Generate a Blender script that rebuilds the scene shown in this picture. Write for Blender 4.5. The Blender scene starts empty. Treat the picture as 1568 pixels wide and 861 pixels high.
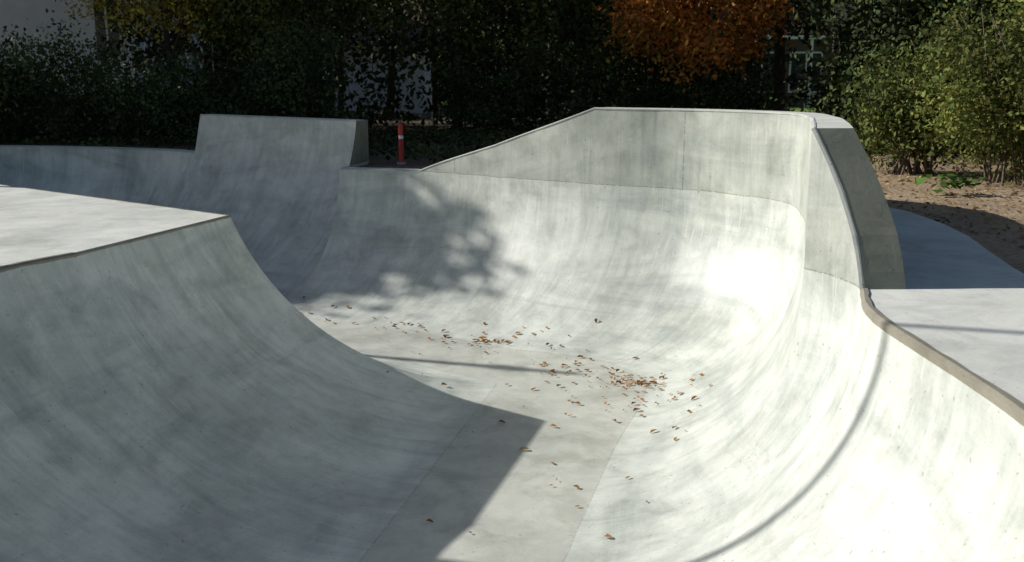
import bpy, math, random
import numpy as np
from mathutils import Vector
from mathutils.bvhtree import BVHTree
from mathutils.geometry import tessellate_polygon
random.seed(3); rng=np.random.default_rng(7)
sc=bpy.context.scene
sc.view_settings.view_transform='Standard'; sc.view_settings.look='None'; sc.view_settings.exposure=0
GZ=1.46   # natural ground level (bowl floor is z=0, deck z=1.5)

# ---------------------------------------------------------------- helpers
def link(o,parent=None):
    sc.collection.objects.link(o)
    if parent: o.parent=parent
    return o
def empty(name):
    return link(bpy.data.objects.new(name,None))
def mesh(name,verts,faces,mat=None,parent=None,smooth=False,uv=None):
    m=bpy.data.meshes.new(name); m.from_pydata([tuple(v) for v in verts],[],faces)
    if uv is not None:
        l=m.uv_layers.new(name="UVMap")
        for lp in m.loops: l.data[lp.index].uv=uv[lp.vertex_index]
    if mat: m.materials.append(mat)
    if smooth: m.polygons.foreach_set('use_smooth',[True]*len(m.polygons))
    m.update()
    return link(bpy.data.objects.new(name,m),parent)
class MB:
    def __init__(s): s.v=[];s.f=[]
    def box(s,x0,x1,y0,y1,z0,z1):
        b=len(s.v); s.v+=[(x,y,z) for z in(z0,z1) for y in(y0,y1) for x in(x0,x1)]
        s.f+=[tuple(b+i for i in q) for q in((0,2,3,1),(4,5,7,6),(0,1,5,4),(2,6,7,3),(0,4,6,2),(1,3,7,5))]
    def tube(s,pts,rad,n=7):
        b0=len(s.v)
        for i,(p,r) in enumerate(zip(pts,rad)):
            p=Vector(p); t=(Vector(pts[min(i+1,len(pts)-1)])-Vector(pts[max(i-1,0)])).normalized()
            a=t.cross(Vector((0,1,.13))).normalized(); c=t.cross(a)
            for k in range(n):
                an=2*math.pi*k/n; s.v.append(tuple(p+r*(math.cos(an)*a+math.sin(an)*c)))
        for i in range(len(pts)-1):
            for k in range(n):
                s.f.append((b0+i*n+k,b0+i*n+(k+1)%n,b0+(i+1)*n+(k+1)%n,b0+(i+1)*n+k))
        s.f.append(tuple(b0+(len(pts)-1)*n+k for k in range(n)))
    def obj(s,name,mat,parent=None,smooth=False): return mesh(name,s.v,s.f,mat,parent,smooth)

def N(nt,t,**k):
    n=nt.nodes.new(t)
    for a,b in k.items():
        if a in n.inputs: n.inputs[a].default_value=b
        else: setattr(n,a,b)
    return n
def newmat(name):
    m=bpy.data.materials.new(name); m.use_nodes=True; nt=m.node_tree
    return m,nt,nt.nodes['Principled BSDF'],nt.links
def ramp(nt,fac,stops):
    r=nt.nodes.new('ShaderNodeValToRGB'); e=r.color_ramp.elements
    e[0].position,e[0].color=stops[0][0],(*stops[0][1],1)
    e[1].position,e[1].color=stops[-1][0],(*stops[-1][1],1)
    for p,c in stops[1:-1]:
        x=e.new(p); x.color=(*c,1)
    nt.links.new(fac,r.inputs[0]); return r.outputs[0]
def mth(nt,op,a,b=None,c=None):
    n=nt.nodes.new('ShaderNodeMath'); n.operation=op
    for i,x in enumerate((a,b,c)):
        if x is None: continue
        if isinstance(x,(int,float)): n.inputs[i].default_value=x
        else: nt.links.new(x,n.inputs[i])
    return n.outputs[0]
def mul(nt,a,b,fac=1.0,bt='MULTIPLY'):
    n=nt.nodes.new('ShaderNodeMixRGB'); n.blend_type=bt
    if isinstance(fac,(int,float)): n.inputs[0].default_value=fac
    else: nt.links.new(fac,n.inputs[0])
    for i,x in ((1,a),(2,b)):
        if isinstance(x,tuple): n.inputs[i].default_value=(*x,1)
        else: nt.links.new(x,n.inputs[i])
    return n.outputs[0]
def noise(nt,vec,scale,detail=5,rough=.55,dist=0.):
    n=N(nt,'ShaderNodeTexNoise',Scale=scale,Detail=detail,Roughness=rough,Distortion=dist)
    if vec is not None: nt.links.new(vec,n.inputs['Vector'])
    return n.outputs['Fac']

def concrete(name,base=(.50,.52,.49),walls=False,rough=.5,stain=.0,bl=.70):
    m,nt,bs,L=newmat(name)
    geo=N(nt,'ShaderNodeNewGeometry'); pos=geo.outputs['Position']
    blot=noise(nt,pos,.8,4,.58,.7)
    col=ramp(nt,blot,[(.3,(base[0]*bl,base[1]*(bl+.012),base[2]*(bl+.01))),(.5,base),(.7,tuple(min(1,b*1.12) for b in base))])
    mid=noise(nt,pos,3.6,5,.66,.6)
    col=mul(nt,col,ramp(nt,mid,[(.32,(.84,.85,.85)),(.60,(1.05,1.05,1.04))]))
    fine=noise(nt,pos,85,2,.6)
    col=mul(nt,col,ramp(nt,fine,[(.3,(.93,.93,.93)),(.7,(1.04,1.04,1.04))]))
    sp=noise(nt,pos,34,1,.5)
    col=mul(nt,col,ramp(nt,sp,[(.24,(.70,.67,.62)),(.28,(1,1,1))]))
    if stain:
        st=noise(nt,pos,1.9,5,.72,.4)
        col=mul(nt,col,ramp(nt,st,[(.36,(.66,.66,.62)),(.50,(1,1,1))]),stain)
    if walls:
        uv=N(nt,'ShaderNodeUVMap')
        def mp(sx,sy):
            q=N(nt,'ShaderNodeMapping'); q.inputs['Scale'].default_value=(sx,sy,1)
            L.new(uv.outputs[0],q.inputs[0]); return q.outputs[0]
        s1=noise(nt,mp(3.4,.55),1,6,.62,1.3)    # soft vertical runs
        s2=noise(nt,mp(24,1.1),1,3,.6,.7)       # fine trowel marks
        s3=noise(nt,mp(.42,1.6),1,6,.62,2.0)    # long swirls along the wall
        col=mul(nt,col,ramp(nt,s1,[(.30,(.77,.795,.80)),(.5,(.98,.98,.98)),(.70,(1.06,1.06,1.055))]))
        col=mul(nt,col,ramp(nt,s2,[(.28,(.92,.93,.93)),(.66,(1.04,1.04,1.04))]))
        col=mul(nt,col,ramp(nt,s3,[(.34,(.79,.81,.82)),(.5,(.98,.98,.98)),(.66,(1.05,1.05,1.04))]))
        s4=noise(nt,mp(55,1.6),1,2,.5,.5)
        sc4=mth(nt,'MULTIPLY',mth(nt,'GREATER_THAN',s4,.66),mth(nt,'GREATER_THAN',blot,.48))
        col=mul(nt,col,(.70,.71,.67),mth(nt,'MULTIPLY',sc4,.5),'MIX')
        sep=N(nt,'ShaderNodeSeparateXYZ'); L.new(uv.outputs[0],sep.inputs[0])
        sp3=N(nt,'ShaderNodeSeparateXYZ'); L.new(pos,sp3.inputs[0])
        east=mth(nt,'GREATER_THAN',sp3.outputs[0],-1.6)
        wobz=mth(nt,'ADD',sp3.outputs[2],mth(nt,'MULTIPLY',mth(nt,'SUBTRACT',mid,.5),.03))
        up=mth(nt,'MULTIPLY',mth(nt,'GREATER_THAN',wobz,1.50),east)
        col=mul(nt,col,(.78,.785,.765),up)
        seam=mth(nt,'MULTIPLY',mth(nt,'COMPARE',wobz,1.502,.005),east)
        toe=mth(nt,'MULTIPLY',mth(nt,'LESS_THAN',sep.outputs[1],.012),.7)
        vj=mth(nt,'MULTIPLY',mth(nt,'LESS_THAN',mth(nt,'MODULO',mth(nt,'ADD',sep.outputs[0],2.45),2.7),.012),up)
        j=mth(nt,'MULTIPLY',mth(nt,'MAXIMUM',mth(nt,'MAXIMUM',seam,toe),vj),mth(nt,'GREATER_THAN',sp,.42))
        col=mul(nt,col,(.60,.58,.52),mth(nt,'MULTIPLY',j,.8))
        bumpin=mth(nt,'ADD',mth(nt,'MULTIPLY',s2,.08),mth(nt,'ADD',mth(nt,'MULTIPLY',s3,.28),mth(nt,'MULTIPLY',mid,.12)))
        rr=N(nt,'ShaderNodeMapRange'); L.new(s2,rr.inputs[0]); rr.inputs[1].default_value=.3; rr.inputs[2].default_value=.7
        rr.inputs[3].default_value=rough-.12; rr.inputs[4].default_value=rough+.12; L.new(rr.outputs[0],bs.inputs['Roughness'])
    else:
        bs.inputs['Roughness'].default_value=rough+.1; bumpin=mid
    L.new(col,bs.inputs['Base Color'])
    b=N(nt,'ShaderNodeBump',Strength=.2,Distance=.02); L.new(bumpin,b.inputs['Height'])
    L.new(b.outputs[0],bs.inputs['Normal'])
    return m
def simple(name,col,rough=.7,var=.25,scale=6):
    m,nt,bs,L=newmat(name); geo=N(nt,'ShaderNodeNewGeometry')
    f=noise(nt,geo.outputs['Position'],scale,3)
    c=ramp(nt,f,[(.3,tuple(x*(1-var) for x in col)),(.7,tuple(x*(1+var) for x in col))])
    L.new(c,bs.inputs['Base Color']); bs.inputs['Roughness'].default_value=rough
    return m
def leafmat(name,cols,trans=.25,rough=.75,k0=1.0):
    cols=[tuple(x*k0 for x in c) for c in cols]
    m,nt,bs,L=newmat(name); geo=N(nt,'ShaderNodeNewGeometry')
    k=len(cols); c=ramp(nt,geo.outputs['Random Per Island'],[(i/(k-1),cc) for i,cc in enumerate(cols)])
    bl=noise(nt,geo.outputs['Position'],1.1,1)
    c=mul(nt,c,ramp(nt,bl,[(.35,(.50,.50,.50)),(.65,(1.4,1.4,1.35))]))
    L.new(c,bs.inputs['Base Color']); bs.inputs['Roughness'].default_value=rough; bs.inputs['Specular IOR Level'].default_value=.15
    if trans>0:
        tr=N(nt,'ShaderNodeBsdfTranslucent'); L.new(c,tr.inputs[0])
        mx=N(nt,'ShaderNodeMixShader'); mx.inputs[0].default_value=trans
        L.new(bs.outputs[0],mx.inputs[1]); L.new(tr.outputs[0],mx.inputs[2])
        L.new(mx.outputs[0],nt.nodes['Material Output'].inputs[0])
    return m

def leaves(name,P,size,mat,parent=None,aspect=.55,flat=0.0):
    P=np.asarray(P,float); n=len(P)
    a=rng.normal(size=(n,3)); a[:,2]*=(1-flat); a/=np.linalg.norm(a,axis=1)[:,None]
    b=rng.normal(size=(n,3)); b[:,2]*=(1-flat); b-=a*(a*b).sum(1)[:,None]; b/=np.linalg.norm(b,axis=1)[:,None]
    L=(size*rng.uniform(.6,1.3,n))[:,None]*.5
    c=np.cross(a,b)*L*rng.uniform(-.3,.3,n)[:,None]
    V=np.stack([P-a*L,P+b*L*aspect+c,P+a*L,P-b*L*aspect+c],1).reshape(-1,3)
    m=bpy.data.meshes.new(name); m.vertices.add(4*n); m.vertices.foreach_set('co',V.ravel())
    m.loops.add(4*n); m.loops.foreach_set('vertex_index',np.arange(4*n,dtype=np.int32))
    m.polygons.add(n); m.polygons.foreach_set('loop_start',np.arange(0,4*n,4,dtype=np.int32))
    m.polygons.foreach_set('loop_total',np.full(n,4,dtype=np.int32))
    m.materials.append(mat); m.update(calc_edges=True); m.validate()
    return link(bpy.data.objects.new(name,m),parent)
def clumps(n,nc,sampler,spread):
    C=sampler(nc); return C[rng.integers(0,len(C),n)]+rng.normal(size=(n,3))*np.array(spread)
def boxs(x0,x1,y0,y1,z0,z1):
    return lambda k: rng.uniform([x0,y0,z0],[x1,y1,z1],(k,3))
def ell(c,r,shell=.55):
    def f(k):
        d=rng.normal(size=(k,3)); d/=np.linalg.norm(d,axis=1)[:,None]
        return np.array(c)+d*np.array(r)*(rng.uniform(shell,1,(k,1)))
    return f

# ---------------------------------------------------------------- materials
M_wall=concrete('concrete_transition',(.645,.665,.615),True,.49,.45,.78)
M_floor=concrete('concrete_floor',(.555,.56,.505),False,.5,.5,.76)
M_deck=concrete('concrete_deck',(.71,.715,.665),False,.55,.40,.84)
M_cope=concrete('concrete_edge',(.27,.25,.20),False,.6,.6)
M_edge=concrete('concrete_far_edge',(.52,.53,.49),False,.6)
M_slab_shade=concrete('concrete_slab_shade',(.27,.275,.215),False,.6,.9)  # dark olive copy: shade of the sloping end put into the colour
M_bark=simple('bark',(.045,.037,.028),.9,.4,12)
M_twig=simple('twig',(.13,.10,.07),.9,.4,12)
M_white=simple('white_paint',(.78,.80,.82),.6,.06,2)
M_grey=simple('grey_render',(.78,.79,.80),.8,.06,2)
M_brick=simple('dark_brick',(.12,.09,.07),.9,.2,9)
M_roof=simple('roof_tiles',(.10,.06,.05),.8,.3,8)
M_red=simple('red_paint',(.50,.035,.02),.45,.15,20)
M_steel=simple('galvanised_steel',(.35,.36,.37),.4,.1,20)
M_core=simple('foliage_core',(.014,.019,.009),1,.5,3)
m,nt,bs,L=newmat('window_glass'); bs.inputs['Base Color'].default_value=(.03,.04,.05,1); bs.inputs['Roughness'].default_value=.08; M_glass=m
M_hedge=leafmat('hedge_leaves',[(.018,.032,.012),(.026,.046,.016),(.038,.060,.020),(.060,.078,.026)],.0,.75,1.45)
M_dark=leafmat('dark_leaves',[(.016,.026,.010),(.026,.040,.013),(.046,.056,.018)],0,.75,1.7)
M_mid=leafmat('mid_leaves',[(.035,.052,.014),(.055,.072,.020),(.090,.090,.024)],.15,.75,1.75)
M_olive=leafmat('olive_leaves',[(.06,.085,.022),(.10,.12,.03),(.17,.16,.035)],0)
M_yellow=leafmat('yellow_leaves',[(.22,.20,.04),(.40,.30,.05),(.14,.15,.04)],.4,.75,1.4)
M_orange=leafmat('orange_leaves',[(.45,.17,.04),(.58,.25,.06),(.30,.10,.035),(.16,.12,.03),(.50,.22,.05),(.52,.33,.08)],.35,.75,1.3)
M_bush=leafmat('bush_leaves',[(.09,.13,.035),(.15,.195,.05),(.24,.27,.075),(.22,.19,.06)],.25)
M_broad=leafmat('broad_leaves',[(.10,.22,.04),(.14,.28,.05)],.3)
M_fallen=leafmat('fallen_leaf',[(.34,.13,.03),(.42,.19,.05),(.20,.09,.035),(.36,.25,.10)],.1,.7)
M_litter=leafmat('litter_leaf',[(.30,.20,.11),(.42,.30,.18),(.22,.14,.07)],.1,.8)

m,nt,bs,L=newmat('ground_soil'); geo=N(nt,'ShaderNodeNewGeometry'); p=geo.outputs['Position']
gf=noise(nt,p,22,4,.7)
c=ramp(nt,gf,[(.3,(.22,.165,.10)),(.5,(.40,.30,.20)),(.7,(.54,.43,.30))])
c=mul(nt,c,ramp(nt,noise(nt,p,1.3,3),[(.3,(.72,.70,.66)),(.65,(1.1,1.08,1.05))]))
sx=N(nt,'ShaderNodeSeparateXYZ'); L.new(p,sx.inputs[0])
dk=mth(nt,'MULTIPLY',mth(nt,'LESS_THAN',sx.outputs[0],2.6),.85)   # shade under the wood painted into the darker soil, dry path at the right
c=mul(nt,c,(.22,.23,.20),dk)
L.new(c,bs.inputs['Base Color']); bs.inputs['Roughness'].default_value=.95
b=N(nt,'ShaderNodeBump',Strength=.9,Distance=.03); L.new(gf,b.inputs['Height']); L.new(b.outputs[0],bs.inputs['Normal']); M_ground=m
M_lawn=simple('lawn_grass',(.13,.20,.035),.9,.3,5)

# ---------------------------------------------------------------- skate bowl
# rim sections: lip x,y,z, toe x,y, perpendicular width, sharp
S=[(-1.95,13.3,1.5,-3.4,12.5,1.6,1),
(-2.15,12.24,1.5,-2.75,10.7,1.6,1),
(-1.64,12.09,1.5,-2.35,10.55,1.6,0),
(-1.14,11.9,1.5,-1.9,10.4,1.6,0),
(-.2,11.22,1.86,-1.0,9.98,1.5,0),
(.86,10.42,2.30,-.1,9.35,1.5,0),
(1.8,9.85,2.3,.75,8.95,1.45,0),
(2.45,8.94,2.3,1.15,8.35,1.45,0),
(2.36,7.9,2.3,1.05,7.65,1.4,0),
(2.06,6.8,2.31,.76,6.75,1.35,0),
(1.73,5.70,2.32,.46,5.65,1.36,1),
(1.795,5.53,2.11,.42,5.5,1.38,0),
(1.845,5.34,1.865,.37,5.33,1.4,0),
(1.86,5.2,1.67,.34,5.2,1.45,0),
(1.86,5.1,1.5,.31,5.08,1.5,1),
(1.72,4.5,1.5,.12,4.4,1.55,0),
(1.71,3.11,1.5,-.05,3.6,1.55,0),
(1.5,2.1,1.5,-.15,3.4,1.7,0),
(.4,1.5,1.5,-.4,3.2,1.7,0),
(-1.2,1.4,1.5,-.8,3.2,1.8,0),
(-2.8,1.9,1.5,-1.15,3.5,1.9,0),
(-3.4,3.2,1.5,-1.12,3.9,2.1,0),
(-3.25,4.6,1.5,-.95,4.4,2.1,0),
(-3.02,5.67,1.5,-.80,5.1,2.1,0),
(-2.8,6.19,1.5,-.68,5.65,2.1,1),
(-2.31,7.97,1.5,-.122,8.18,2.1,1),
(-9.29,13.34,1.5,-8.37,14.53,2.1,1),
(-10.3,14.1,1.5,-8.9,14.75,1.7,0),
(-10.6,15.2,1.5,-9.1,15.0,1.6,0),
(-9.9,16.2,1.5,-8.9,15.15,1.5,0),
(-8.2,16.35,1.5,-8.3,14.95,1.5,0),
(-5.8,15.65,1.5,-6.4,14.1,1.6,0),
(-4.80,14.93,1.5,-5.85,13.2,2.2,1),
(-4.69,14.95,2.07,-5.80,13.0,2.45,1),
(-2.08,13.25,2.05,-3.25,11.3,2.45,1),
(-1.625,12.74,1.44,-2.70,10.935,2.26,1)]
NP=34
def profile(wp,Z):
    out=[]
    if wp>=Z: r=(wp*wp+Z*Z)/(2*Z); th=math.asin(min(1,wp/r)); st=0
    else: r=wp; th=math.pi/2; st=Z-r
    tot=r*th+st
    for i in range(NP):
        s=tot*i/(NP-1)
        if s<=r*th: a=s/r; out.append((r*math.sin(a)/wp,r*(1-math.cos(a)),s))
        else: out.append((1.0,r+(s-r*th),s))
    return out
# the tall quarter continues as a lower wall behind the hip
S_low=(-2.175,13.095,1.44,-3.25,11.3,2.26,1)
runs=[];cur=[S[0]]
for s in S[1:35]:
    cur.append(s)
    if s[6]: runs.append(cur);cur=[s]
runs.append([S_low,S[35]])
def cat(a,b,c,d,t):
    return .5*((2*b)+(-a+c)*t+(2*a-5*b+4*c-d)*t*t+(-a+3*b-3*c+d)*t**3)
bowl=empty('skate_bowl')
wv=[];wf=[];wuv=[]; ucum=0; paths=[]
for ir,run in enumerate(runs):
    secs=[]
    for i in range(len(run)-1):
        A=np.array(run[max(i-1,0)][:6]);B=np.array(run[i][:6]);C=np.array(run[i+1][:6]);D=np.array(run[min(i+2,len(run)-1)][:6])
        if i==0: A=2*B-C
        if i+2>len(run)-1: D=2*C-B
        n=max(2,int(np.linalg.norm(C[:2]-B[:2])/.12))
        for k in range(n+(1 if i==len(run)-2 else 0)):
            t=k/n; q=cat(A,B,C,D,t); q[2]=B[2]*(1-t)+C[2]*t; q[5]=B[5]*(1-t)+C[5]*t
            secs.append(q)
    base=len(wv); path=[]
    for j,q in enumerate(secs):
        if j: ucum+=float(np.linalg.norm((q[:2]-secs[j-1][:2])*.5+(q[3:5]-secs[j-1][3:5])*.5))
        for fr,z,s in profile(q[5],q[2]):
            wv.append((q[3]+fr*(q[0]-q[3]),q[4]+fr*(q[1]-q[4]),z)); wuv.append((ucum,s))
        o=np.array([q[0]-q[3],q[1]-q[4]]); o/=np.linalg.norm(o)
        path.append((q[0],q[1],q[2],o[0],o[1]))
        if j:
            for k in range(NP-1):
                a=base+(j-1)*NP+k; wf.append((a,a+NP,a+NP+1,a+1))
    paths.append(path)
mesh('transitions',wv,wf,M_wall,bowl,True,wuv)
# runs: 0 short return, 1 far wall+extension, 2 extension end, 3 near rim, 4 left lip, 5 back lip, 6 low far wall, 7 step, 8 tall quarter, 9 low continuation
mesh('flat_bottom',[(-12,1,0),(4,1,0),(4,17,0),(-12,17,0)],[(0,1,2,3)],M_floor,bowl)
def band(name,idx,w,hgt,mat,drop=.035):
    cv=[];cf=[]
    for pi in idx:
        path=paths[pi]; b=len(cv)
        for i,(x,y,z,ox,oy) in enumerate(path):
            jx=random.uniform(-.0015,.0015); ww=w*random.uniform(.8,1.2)
            x0,y0=x-ox*(.006+jx),y-oy*(.006+jx)
            cv+=[(x0,y0,z-drop),(x0-ox*.002,y0-oy*.002,z-.005),(x+ox*.008,y+oy*.008,z+hgt),(x+ox*ww,y+oy*ww,z+hgt),(x+ox*ww,y+oy*ww,z-.02)]
            if i:
                for k in range(4):
                    a=b+(i-1)*5+k; cf.append((a,a+5,a+6,a+1))
    mesh(name,cv,cf,mat,bowl)
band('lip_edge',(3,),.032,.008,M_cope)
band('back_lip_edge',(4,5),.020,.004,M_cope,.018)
band('wall_edge',(0,1,2,6,7,8),.018,.004,M_edge,.015)
TH=.24
def tops(name,idx,mat):
    tv=[];tf=[]
    for ri in idx:
        b=len(tv)
        for i,(x,y,z,ox,oy) in enumerate(paths[ri]):
            tv+=[(x,y,z),(x+ox*TH,y+oy*TH,z)]
            if i: a=b+2*(i-1); tf.append((a,a+1,a+3,a+2))
    mesh(name,tv,tf,mat,bowl)
tops('wall_top',(1,6,7,8),M_deck); tops('extension_sloping_end',(2,),M_slab_shade)
sv=[];sf=[]
for ri in (1,2,6,7,8):
    c0=len(sv)
    for i,(x,y,z,ox,oy) in enumerate(paths[ri]):
        X,Y=x+ox*TH,y+oy*TH; sv+=[(X,Y,z),(X,Y,1.2)]
        if i: a=c0+2*(i-1); sf.append((a,a+1,a+3,a+2))
def cap(q,path_pt):
    pts=[(q[3]+fr*(q[0]-q[3]),q[4]+fr*(q[1]-q[4]),z) for fr,z,s in profile(q[5],q[2]) if z>1.25]
    x,y,z,ox,oy=path_pt; b=len(sv)
    sv.extend(pts+[(x+ox*TH,y+oy*TH,z),(x+ox*TH,y+oy*TH,pts[0][2])]); sf.append(tuple(range(b,b+len(pts)+2)))
cap(S[34],paths[8][-1]); cap(S[33],paths[8][0])
mesh('wall_outer_face',sv,sf,M_slab_shade,bowl)
def sheet(name,outer,z,mat,parent=None,hole=None):
    polys=[[Vector((x,y,0)) for x,y in outer]]
    if hole: polys.append([Vector((x,y,0)) for x,y in hole])
    tri=tessellate_polygon(polys); fl=[p for q in polys for p in q]
    V=[(p.x,p.y,z) for p in fl]; F=[]
    for t in tri:
        a,b,c=(fl[i] for i in t)
        cr=(b-a).cross(c-a).z
        if abs(cr)<1e-9: continue
        F.append(tuple(t) if cr>0 else tuple(reversed(t)))
    return mesh(name,V,F,mat,parent)
lip=[]
for ri in (3,4,5):
    for (x,y,z,ox,oy) in paths[ri]:
        if not lip or math.hypot(x-lip[-1][0],y-lip[-1][1])>.01: lip.append((x,y))
sheet('deck',lip+[(-10.6,13.6),(-17,13),(-17,-6),(5,-6),(4.4,1),(3.5,4),(2.87,5.13),(2.1,5.12)],1.5,M_deck,bowl)
pin=[]
for ri in (1,2):
    for (x,y,z,ox,oy) in paths[ri]:
        if x>1.5: pin.append((x+ox*.12,y+oy*.12))
sheet('outer_pad',pin+[(2.9,5.13),(3.02,5.8),(3.14,6.34),(3.3,7.0),(3.38,7.6),(3.4,8.3),(3.2,9.2),(2.7,10.1),(1.9,10.9)],1.485,M_deck,bowl)
hole=[]
for ri in (1,2,3,4,5,6,8):
    for i,(x,y,z,ox,oy) in enumerate(paths[ri]):
        p=(x+ox*.14,y+oy*.14)
        if i%2==0 or i==len(paths[ri])-1:
            if not hole or math.hypot(p[0]-hole[-1][0],p[1]-hole[-1][1])>.03: hole.append(p)
sheet('ground',[(-300,-300),(300,-300),(300,300),(-300,300)],GZ,M_ground,None,hole)
sheet('lawn',[(4.5,31),(30,29),(40,44),(4,44)],GZ+.006,M_lawn)

# ---------------------------------------------------------------- fallen leaves
bvh=BVHTree.FromPolygons([Vector(v) for v in wv],wf)
def surf(x,y):
    h=bvh.ray_cast(Vector((x,y,5)),Vector((0,0,-1)))
    if h[0] is None: return 0.0,Vector((0,0,1))
    return (max(h[0].z,0)), (h[1] if h[1].z>0 else -h[1])
pts=[]
def scat(cx,cy,sx,sy,n,rot=0):
    for _ in range(n):
        a=random.gauss(0,sx);b=random.gauss(0,sy)
        pts.append((cx+a*math.cos(rot)-b*math.sin(rot),cy+a*math.sin(rot)+b*math.cos(rot)))
scat(-.25,9.5,.10,.05,30); scat(-.3,9.55,.5,.25,26); scat(-.9,9.9,.5,.2,22,-.5)
scat(1.12,8.15,.16,.08,40); scat(.95,8.2,.32,.25,56,-.6); scat(1.15,7.5,.2,.3,26); scat(.55,8.6,.25,.2,20)
scat(-1.9,10.5,.4,.15,16,-.4); scat(.3,6.8,.5,.9,14); scat(.5,8.5,1.0,1.0,36)
for _ in range(12): pts.append((random.uniform(-.5,1),random.uniform(5.2,8)))
LV=[];LF=[]
for x,y in pts:
    z,n=surf(x,y)
    if z>.35: continue
    s=random.choice([.010,.014,.018,.026,.03])*random.uniform(.8,1.1); an=random.uniform(0,6.28)
    t=Vector((math.cos(an),math.sin(an),0)); t=(t-n*t.dot(n)+n*random.uniform(-.25,.35)).normalized(); u=n.cross(t).normalized()
    c=Vector((x,y,z))+n*.010; b=len(LV)
    k=random.uniform(.1,.7)*s
    for (a1,b1,c1) in ((-1.2,0,.2),(-.4,.6,1),(.5,.55,.7),(1.1,0,0),(.4,-.6,.9),(-.5,-.5,.6)):
        LV.append(c+t*a1*s+u*b1*s+n*(c1*k))
    LF+=[(b,b+1,b+2,b+3),(b+3,b+4,b+5,b)]
mesh('fallen_leaves',LV,LF,M_fallen)
P=np.column_stack([rng.uniform(2.9,9,6000),rng.uniform(5.2,14,6000),np.full(6000,GZ+.012)])
P=P[(P[:,0]>3.45)|(P[:,1]>10.5)]
leaves('leaf_litter',P,.05,M_litter,None,.6,.85)
P2=np.column_stack([rng.uniform(-13,3.5,18000),rng.uniform(12.6,21,18000),GZ+.02+rng.uniform(0,.12,18000)])
lim=np.interp(P2[:,0],[-13,-8.2,-5.8,-4.5,-1.9,-1.2,.9,2.0,3.5],[17.5,17.0,16.3,15.6,14.2,13.3,11.9,11.4,11.2])
P2=P2[(P2[:,1]>lim)&(~((np.abs(P2[:,0]+1.5)<.25)&(P2[:,1]<13.6)))]
leaves('ground_shade_ivy',P2,.085,M_dark,None,.7,.3)  # dark ivy added to darken ground that lies in shade

# ---------------------------------------------------------------- marker post
mp=empty('marker_post')
px,py=-1.50,13.35
b=MB(); b.tube([(px,py,GZ-.05),(px,py,1.80)],[.036,.036],14); b.tube([(px,py,1.85),(px,py,1.99),(px,py,2.01)],[.036,.036,.026],14); b.obj('post_body',M_red,mp,True)
b=MB(); b.tube([(px,py,1.802),(px,py,1.848)],[.034,.034],14); b.obj('reflective_band',M_white,mp,True)
b=MB(); b.box(px-.055,px+.055,py-.055,py+.055,GZ,GZ+.03); b.obj('foot_plate',M_steel,mp)

# ---------------------------------------------------------------- lamp posts (left, out of frame)
def lamp(x,y,h,r):
    e=empty('lamp_post'); b=MB(); ux,uy=-.960,.280
    b.tube([(x,y,1.4),(x,y,1.4+h*.5),(x,y,1.4+h)],[r*1.3,r*1.1,r],10)
    b.tube([(x,y,1.4+h-.05),(x+ux*.35,y+uy*.35,1.4+h+.1),(x+ux*.7,y+uy*.7,1.4+h+.1)],[r*.7,r*.6,r*.5],8); b.obj('pole',M_steel,e,True)
    b=MB(); b.tube([(x+ux*.65,y+uy*.65,1.4+h+.1),(x+ux*.9,y+uy*.9,1.4+h+.11),(x+ux*1.2,y+uy*1.2,1.4+h+.1)],[.05,.09,.04],10); b.obj('lamp_head',M_steel,e)
lamp(-9.0,11.25,4.2,.045)
lamp(-6.9,6.86,6.6,.028)

# ---------------------------------------------------------------- vegetation
def tree(name,base,h,crown,rc,mat,n,size,nc=60,spread=.35,tr=.12,shell=.35):
    e=empty(name); x,y=base; b=MB()
    cx,cy,cz=crown
    b.tube([(x,y,GZ-.1),(x+.05,y,GZ+h*.3),(x*.6+cx*.4,y*.6+cy*.4,cz-rc[2]*.3),(cx,cy,cz+rc[2]*.5)],[tr*1.35,tr,tr*.7,tr*.2],9)
    for i in range(9):
        a=random.uniform(0,6.28);z0=random.uniform(.35,.9)*(cz-GZ)+GZ
        q=(cx+rc[0]*.8*math.cos(a),cy+rc[1]*.8*math.sin(a),cz+random.uniform(-.5,.7)*rc[2])
        s0=(x*.7+cx*.3,y*.7+cy*.3,z0)
        mid=tuple((s0[k]+q[k])/2+random.uniform(-.15,.15) for k in range(3))
        b.tube([s0,mid,q],[tr*.45,tr*.28,tr*.08],6)
    b.obj('trunk',M_bark,e,True)
    leaves('crown',clumps(n,nc,ell(crown,rc,shell),[spread]*3),size,mat,e)
    return e
he=empty('hedge')
def hs(k):
    x=rng.uniform(-17,-3.1,k); top=3.1+.35*np.sin(x*1.3)+.25*np.sin(x*3.1+1)-.10*(x+17)*.15
    z=GZ+.02+(top-GZ)*rng.uniform(0,1,k)**.8
    y=17.3-.06*(x+10)+rng.uniform(0,1.5,k)+(z-GZ)*.15
    return np.column_stack([x,y,z])
leaves('hedge_leaves',clumps(42000,900,hs,[.17,.14,.17]),.080,M_hedge,he)
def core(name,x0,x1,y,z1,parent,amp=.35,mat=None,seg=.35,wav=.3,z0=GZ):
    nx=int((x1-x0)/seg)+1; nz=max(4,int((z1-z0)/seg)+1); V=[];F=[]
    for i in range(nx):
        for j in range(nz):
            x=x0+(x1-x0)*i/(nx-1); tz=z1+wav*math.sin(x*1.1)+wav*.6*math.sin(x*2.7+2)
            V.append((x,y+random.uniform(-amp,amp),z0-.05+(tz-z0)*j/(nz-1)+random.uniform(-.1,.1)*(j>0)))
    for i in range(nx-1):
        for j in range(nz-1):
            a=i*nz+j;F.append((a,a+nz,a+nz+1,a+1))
    return mesh(name,V,F,mat or M_core,parent,False)
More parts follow.
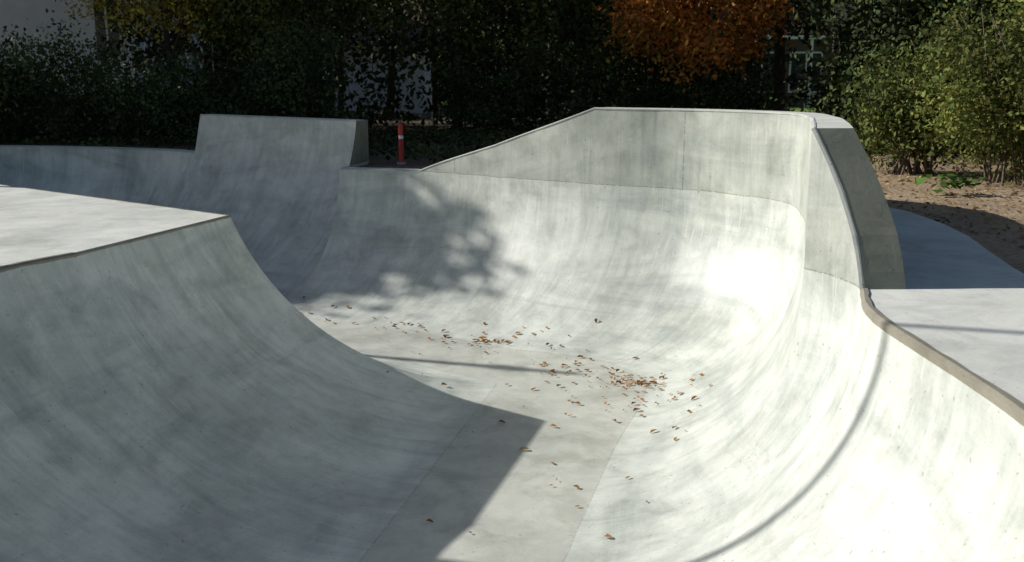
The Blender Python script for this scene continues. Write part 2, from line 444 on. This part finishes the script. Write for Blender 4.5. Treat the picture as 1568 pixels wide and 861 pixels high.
core('hedge_shade_core',-17,-3.3,18.3,2.6,he)  # solid near-black sheet, painted as the hedge's shaded inside

wd=empty('woodland')
def ws(k):
    n=k*3
    x=rng.uniform(-20,20,n); y=rng.uniform(20.5,29,n); z=GZ+rng.uniform(0,1,n)*7
    keep=np.ones(n,bool)
    keep&=~((np.abs(x+.125*y)<1.15)&(z>1.9)&(z<3.8)&(rng.uniform(0,1,n)<.55))
    dl=np.abs(x-(6.0+(y-21)*.29)); keep&=~((dl<.55)&(z<3.4)&(rng.uniform(0,1,n)<.78))
    keep&=~((x<-7.8-(y-20)*.33)&(z>2.9)&(z<7)&(rng.uniform(0,1,n)<.98))
    P=np.column_stack([x,y,z])[keep]
    return P[:k]
leaves('understorey_leaves',clumps(84000,1900,ws,[.28,.28,.24]),.18,M_dark,wd)
b=MB()
for i in range(24):
    x=random.uniform(-8.0,18);y=random.uniform(23.5,31);r=random.uniform(.05,.14);l=random.uniform(-.6,.6)
    b.tube([(x,y,GZ-.1),(x+l*.3,y,GZ+2),(x+l,y+.2,GZ+5),(x+l*1.6,y,GZ+8)],[r*1.3,r,r*.8,r*.5],7)
b.obj('trunks',M_bark,wd,True)
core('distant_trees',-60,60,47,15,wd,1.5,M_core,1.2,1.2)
leaves('distant_leaves',clumps(22000,600,boxs(-45,45,43,46,GZ,13),[.9,.8,.7]),.42,M_dark,wd)
def us(k):
    x=rng.uniform(-1.4,7.5,k); top=2.9+.3*np.sin(x*1.7)+.2*np.sin(x*4)
    z=GZ+(top-GZ)*rng.uniform(0,1,k); y=20+rng.uniform(0,1.4,k)
    ok=(np.abs(x-5.85)>.5); P=np.column_stack([x,y,z]); P[~ok,0]-=1.3; return P
leaves('shrub_layer',clumps(18000,430,us,[.17,.17,.15]),.09,M_hedge,wd)

tree('shade_oak_tree',(-15.4,18.8),6,(-15.4,18.75,7.70),(3.5,3.8,3.05),M_olive,56000,.26,560,.26,.24,.30)
tree('shade_oak_tree',(-14.8,23.4),6,(-14.8,23.3,8.8),(3.4,3.0,3.4),M_olive,20000,.28,120,.42,.24,.05)  # unseen oak, added to shade the ground behind the far wall
tree('birch_tree',(-7.0,20.5),4,(-7.1,20.3,4.4),(1.4,1.3,1.2),M_yellow,5000,.10,44,.25,.07)
tree('ash_tree',(-5.0,21),4,(-5.0,20.8,4.5),(2.0,1.5,1.4),M_mid,9000,.11,60,.3,.10)
tree('ash_tree',(-1.2,21.5),4,(-1.4,21.2,4.9),(2.6,1.6,1.6),M_mid,11000,.12,66,.34,.10)
tree('ash_tree',(1.6,22),4,(1.5,21.8,4.7),(1.8,1.5,1.7),M_mid,9000,.12,60,.32,.10)
tree('maple_tree',(3.6,21.0),4,(3.50,19.6,4.00),(1.70,.95,1.20),M_orange,9500,.115,60,.24,.08)
tree('ash_tree',(8.2,19.5),4,(8.2,19,5.2),(2.6,2.2,2.6),M_dark,13000,.14,80,.34,.12)
tree('ash_tree',(6.8,15.6),4,(7.0,15.4,5.4),(2.2,2.0,2.6),M_dark,13000,.12,80,.32,.10)
def rs(k):
    x=rng.uniform(4.8,12,k);y=13.6+rng.uniform(0,2.4,k);z=GZ+rng.uniform(0,3.0,k); return np.column_stack([x,y,z])
e=empty('shrubbery'); leaves('shrub_leaves',clumps(26000,520,rs,[.24,.22,.22]),.10,M_dark,e); core('shrub_shade_core',5.0,12,15.6,4.0,e)  # core is a dark sheet standing in for shade within the shrubs
def bush(name,c,r,mat,n,size,nc=70,sp=.16,stems=26,shell=.3):
    e=empty(name); b=MB()
    for i in range(stems):
        a=random.uniform(0,6.28);q=random.uniform(.4,1)
        x0,y0=c[0]+random.uniform(-.35,.35)*r[0],c[1]+random.uniform(-.35,.35)*r[1]
        x1,y1,z1=c[0]+r[0]*.85*q*math.cos(a),c[1]+r[1]*.85*q*math.sin(a),c[2]+random.uniform(-.2,.9)*r[2]
        b.tube([(x0,y0,GZ-.03),((x0*.6+x1*.4),(y0*.6+y1*.4),GZ+(z1-GZ)*.55),(x1,y1,z1)],[.016,.010,.004],5)
    b.obj('stems',M_twig,e,True)
    leaves('leaves',clumps(n,nc,ell(c,r,shell),[sp]*3),size,mat,e); return e
bush('bush',(5.65,10.9,2.55),(1.12,1.0,.98),M_bush,23000,.062,170,.14)
bush('bush',(4.85,12.0,2.2),(.75,.6,.75),M_mid,9000,.065,70)
bush('bush',(7.6,11.2,2.5),(1.1,1.0,1.0),M_bush,7000,.068)
e=empty('broadleaf_plant')
V=[];F=[]
for i in range(34):
    a=random.uniform(0,6.28);l=random.uniform(.07,.15);bx,by=4.38+random.gauss(0,.14),9.75+random.gauss(0,.1)
    t=Vector((math.cos(a),math.sin(a),0));u=Vector((-t.y,t.x,0));c=Vector((bx,by,GZ+random.uniform(.03,.18)));k=len(V);tl=random.uniform(-.5,.5)
    for (s,w,z) in((0,0,0),(.35,.42,.05),(.75,.30,.04),(1,0,0),(.75,-.30,.04),(.35,-.42,.05)): V.append(c+t*s*l+u*w*l+Vector((0,0,z*.6+s*l*tl)))
    F.append(tuple(range(k,k+6)))
mesh('leaves',V,F,M_broad,e)

# ---------------------------------------------------------------- buildings
def house(name,x0,x1,y0,y1,h,wallm,wins,posts=False):
    e=empty(name); b=MB(); b.box(x0,x1,y0,y1,GZ-.1,GZ+h); b.obj('walls',wallm,e)
    fr=MB();gl=MB()
    for (wx0,wx1,wz0,wz1) in wins:
        fr.box(wx0-.07,wx1+.07,y0-.05,y0+.02,wz0-.07,wz1+.07)
        gl.box(wx0,wx1,y0-.07,y0-.052,wz0,wz1)
        fr.box((wx0+wx1)/2-.03,(wx0+wx1)/2+.03,y0-.09,y0-.072,wz0,wz1)
    fr.obj('window_frames',M_white,e); gl.obj('window_panes',M_glass,e)
    if posts:
        p=MB()
        for i in range(4):
            xx=x0+.3+i*(x1-x0-.6)/3; p.box(xx-.05,xx+.05,y0-1.3,y0-1.2,GZ,GZ+h-.35)
        p.box(x0,x1,y0-1.4,y0-1.15,GZ+h-.34,GZ+h-.2); p.obj('porch_posts',M_white,e)
    ym=(y0+y1)/2;z0=GZ+h;z1=z0+(y1-y0)*.35
    mesh('roof',[(x0-.4,y0-.5,z0-.1),(x1+.4,y0-.5,z0-.1),(x1+.4,ym,z1),(x0-.4,ym,z1),(x0-.4,y1+.5,z0-.1),(x1+.4,y1+.5,z0-.1)],[(0,1,2,3),(3,2,5,4),(0,3,4),(1,5,2)],M_roof,e)
house('rendered_house',-24,-11.6,31,39,5.6,M_grey,[(-12.75,-12.05,3.3,5.3),(-17.5,-16.3,3.9,5.3),(-21,-20,3.9,5.3),(-17.5,-16.3,2.3,3.2)])
house('white_garage',-6.4,-2.9,33,38,2.3,M_white,[(-6.1,-5.6,2.3,3.2)])
house('porch_house',8.6,18,41,48,3.0,M_brick,[(9.6,10.8,2.1,3.6),(11.4,12.6,2.1,3.6),(13.3,14.6,2.0,3.6)],True)

# ---------------------------------------------------------------- camera & light
cam=bpy.data.cameras.new('camera'); co=link(bpy.data.objects.new('camera',cam)); co.location=(0,0,2.6)
co.rotation_euler=(math.radians(90-11.68),0,0); cam.sensor_width=36; cam.lens=34.44; cam.clip_end=1000; cam.clip_start=.05; sc.camera=co
cam.dof.use_dof=True; cam.dof.focus_distance=7.5; cam.dof.aperture_fstop=4.0
el=math.radians(29.2); az=(-.960,.280)
d=Vector((-az[0]*math.cos(el),-az[1]*math.cos(el),-math.sin(el)))
sl=bpy.data.lights.new('sun','SUN'); sl.energy=5.0; sl.angle=math.radians(.53); sl.color=(1,.965,.90)
so=link(bpy.data.objects.new('sun',sl)); so.rotation_euler=d.to_track_quat('-Z','Y').to_euler(); so.location=(-20,8,15)
w=bpy.data.worlds.new('World'); sc.world=w; w.use_nodes=True; nt=w.node_tree
sky=nt.nodes.new('ShaderNodeTexSky'); sky.sky_type='NISHITA'; sky.sun_disc=False; sky.sun_elevation=el; sky.sun_rotation=math.atan2(az[0],az[1])%(2*math.pi)
nt.links.new(sky.outputs[0],nt.nodes['Background'].inputs[0]); nt.nodes['Background'].inputs[1].default_value=.062
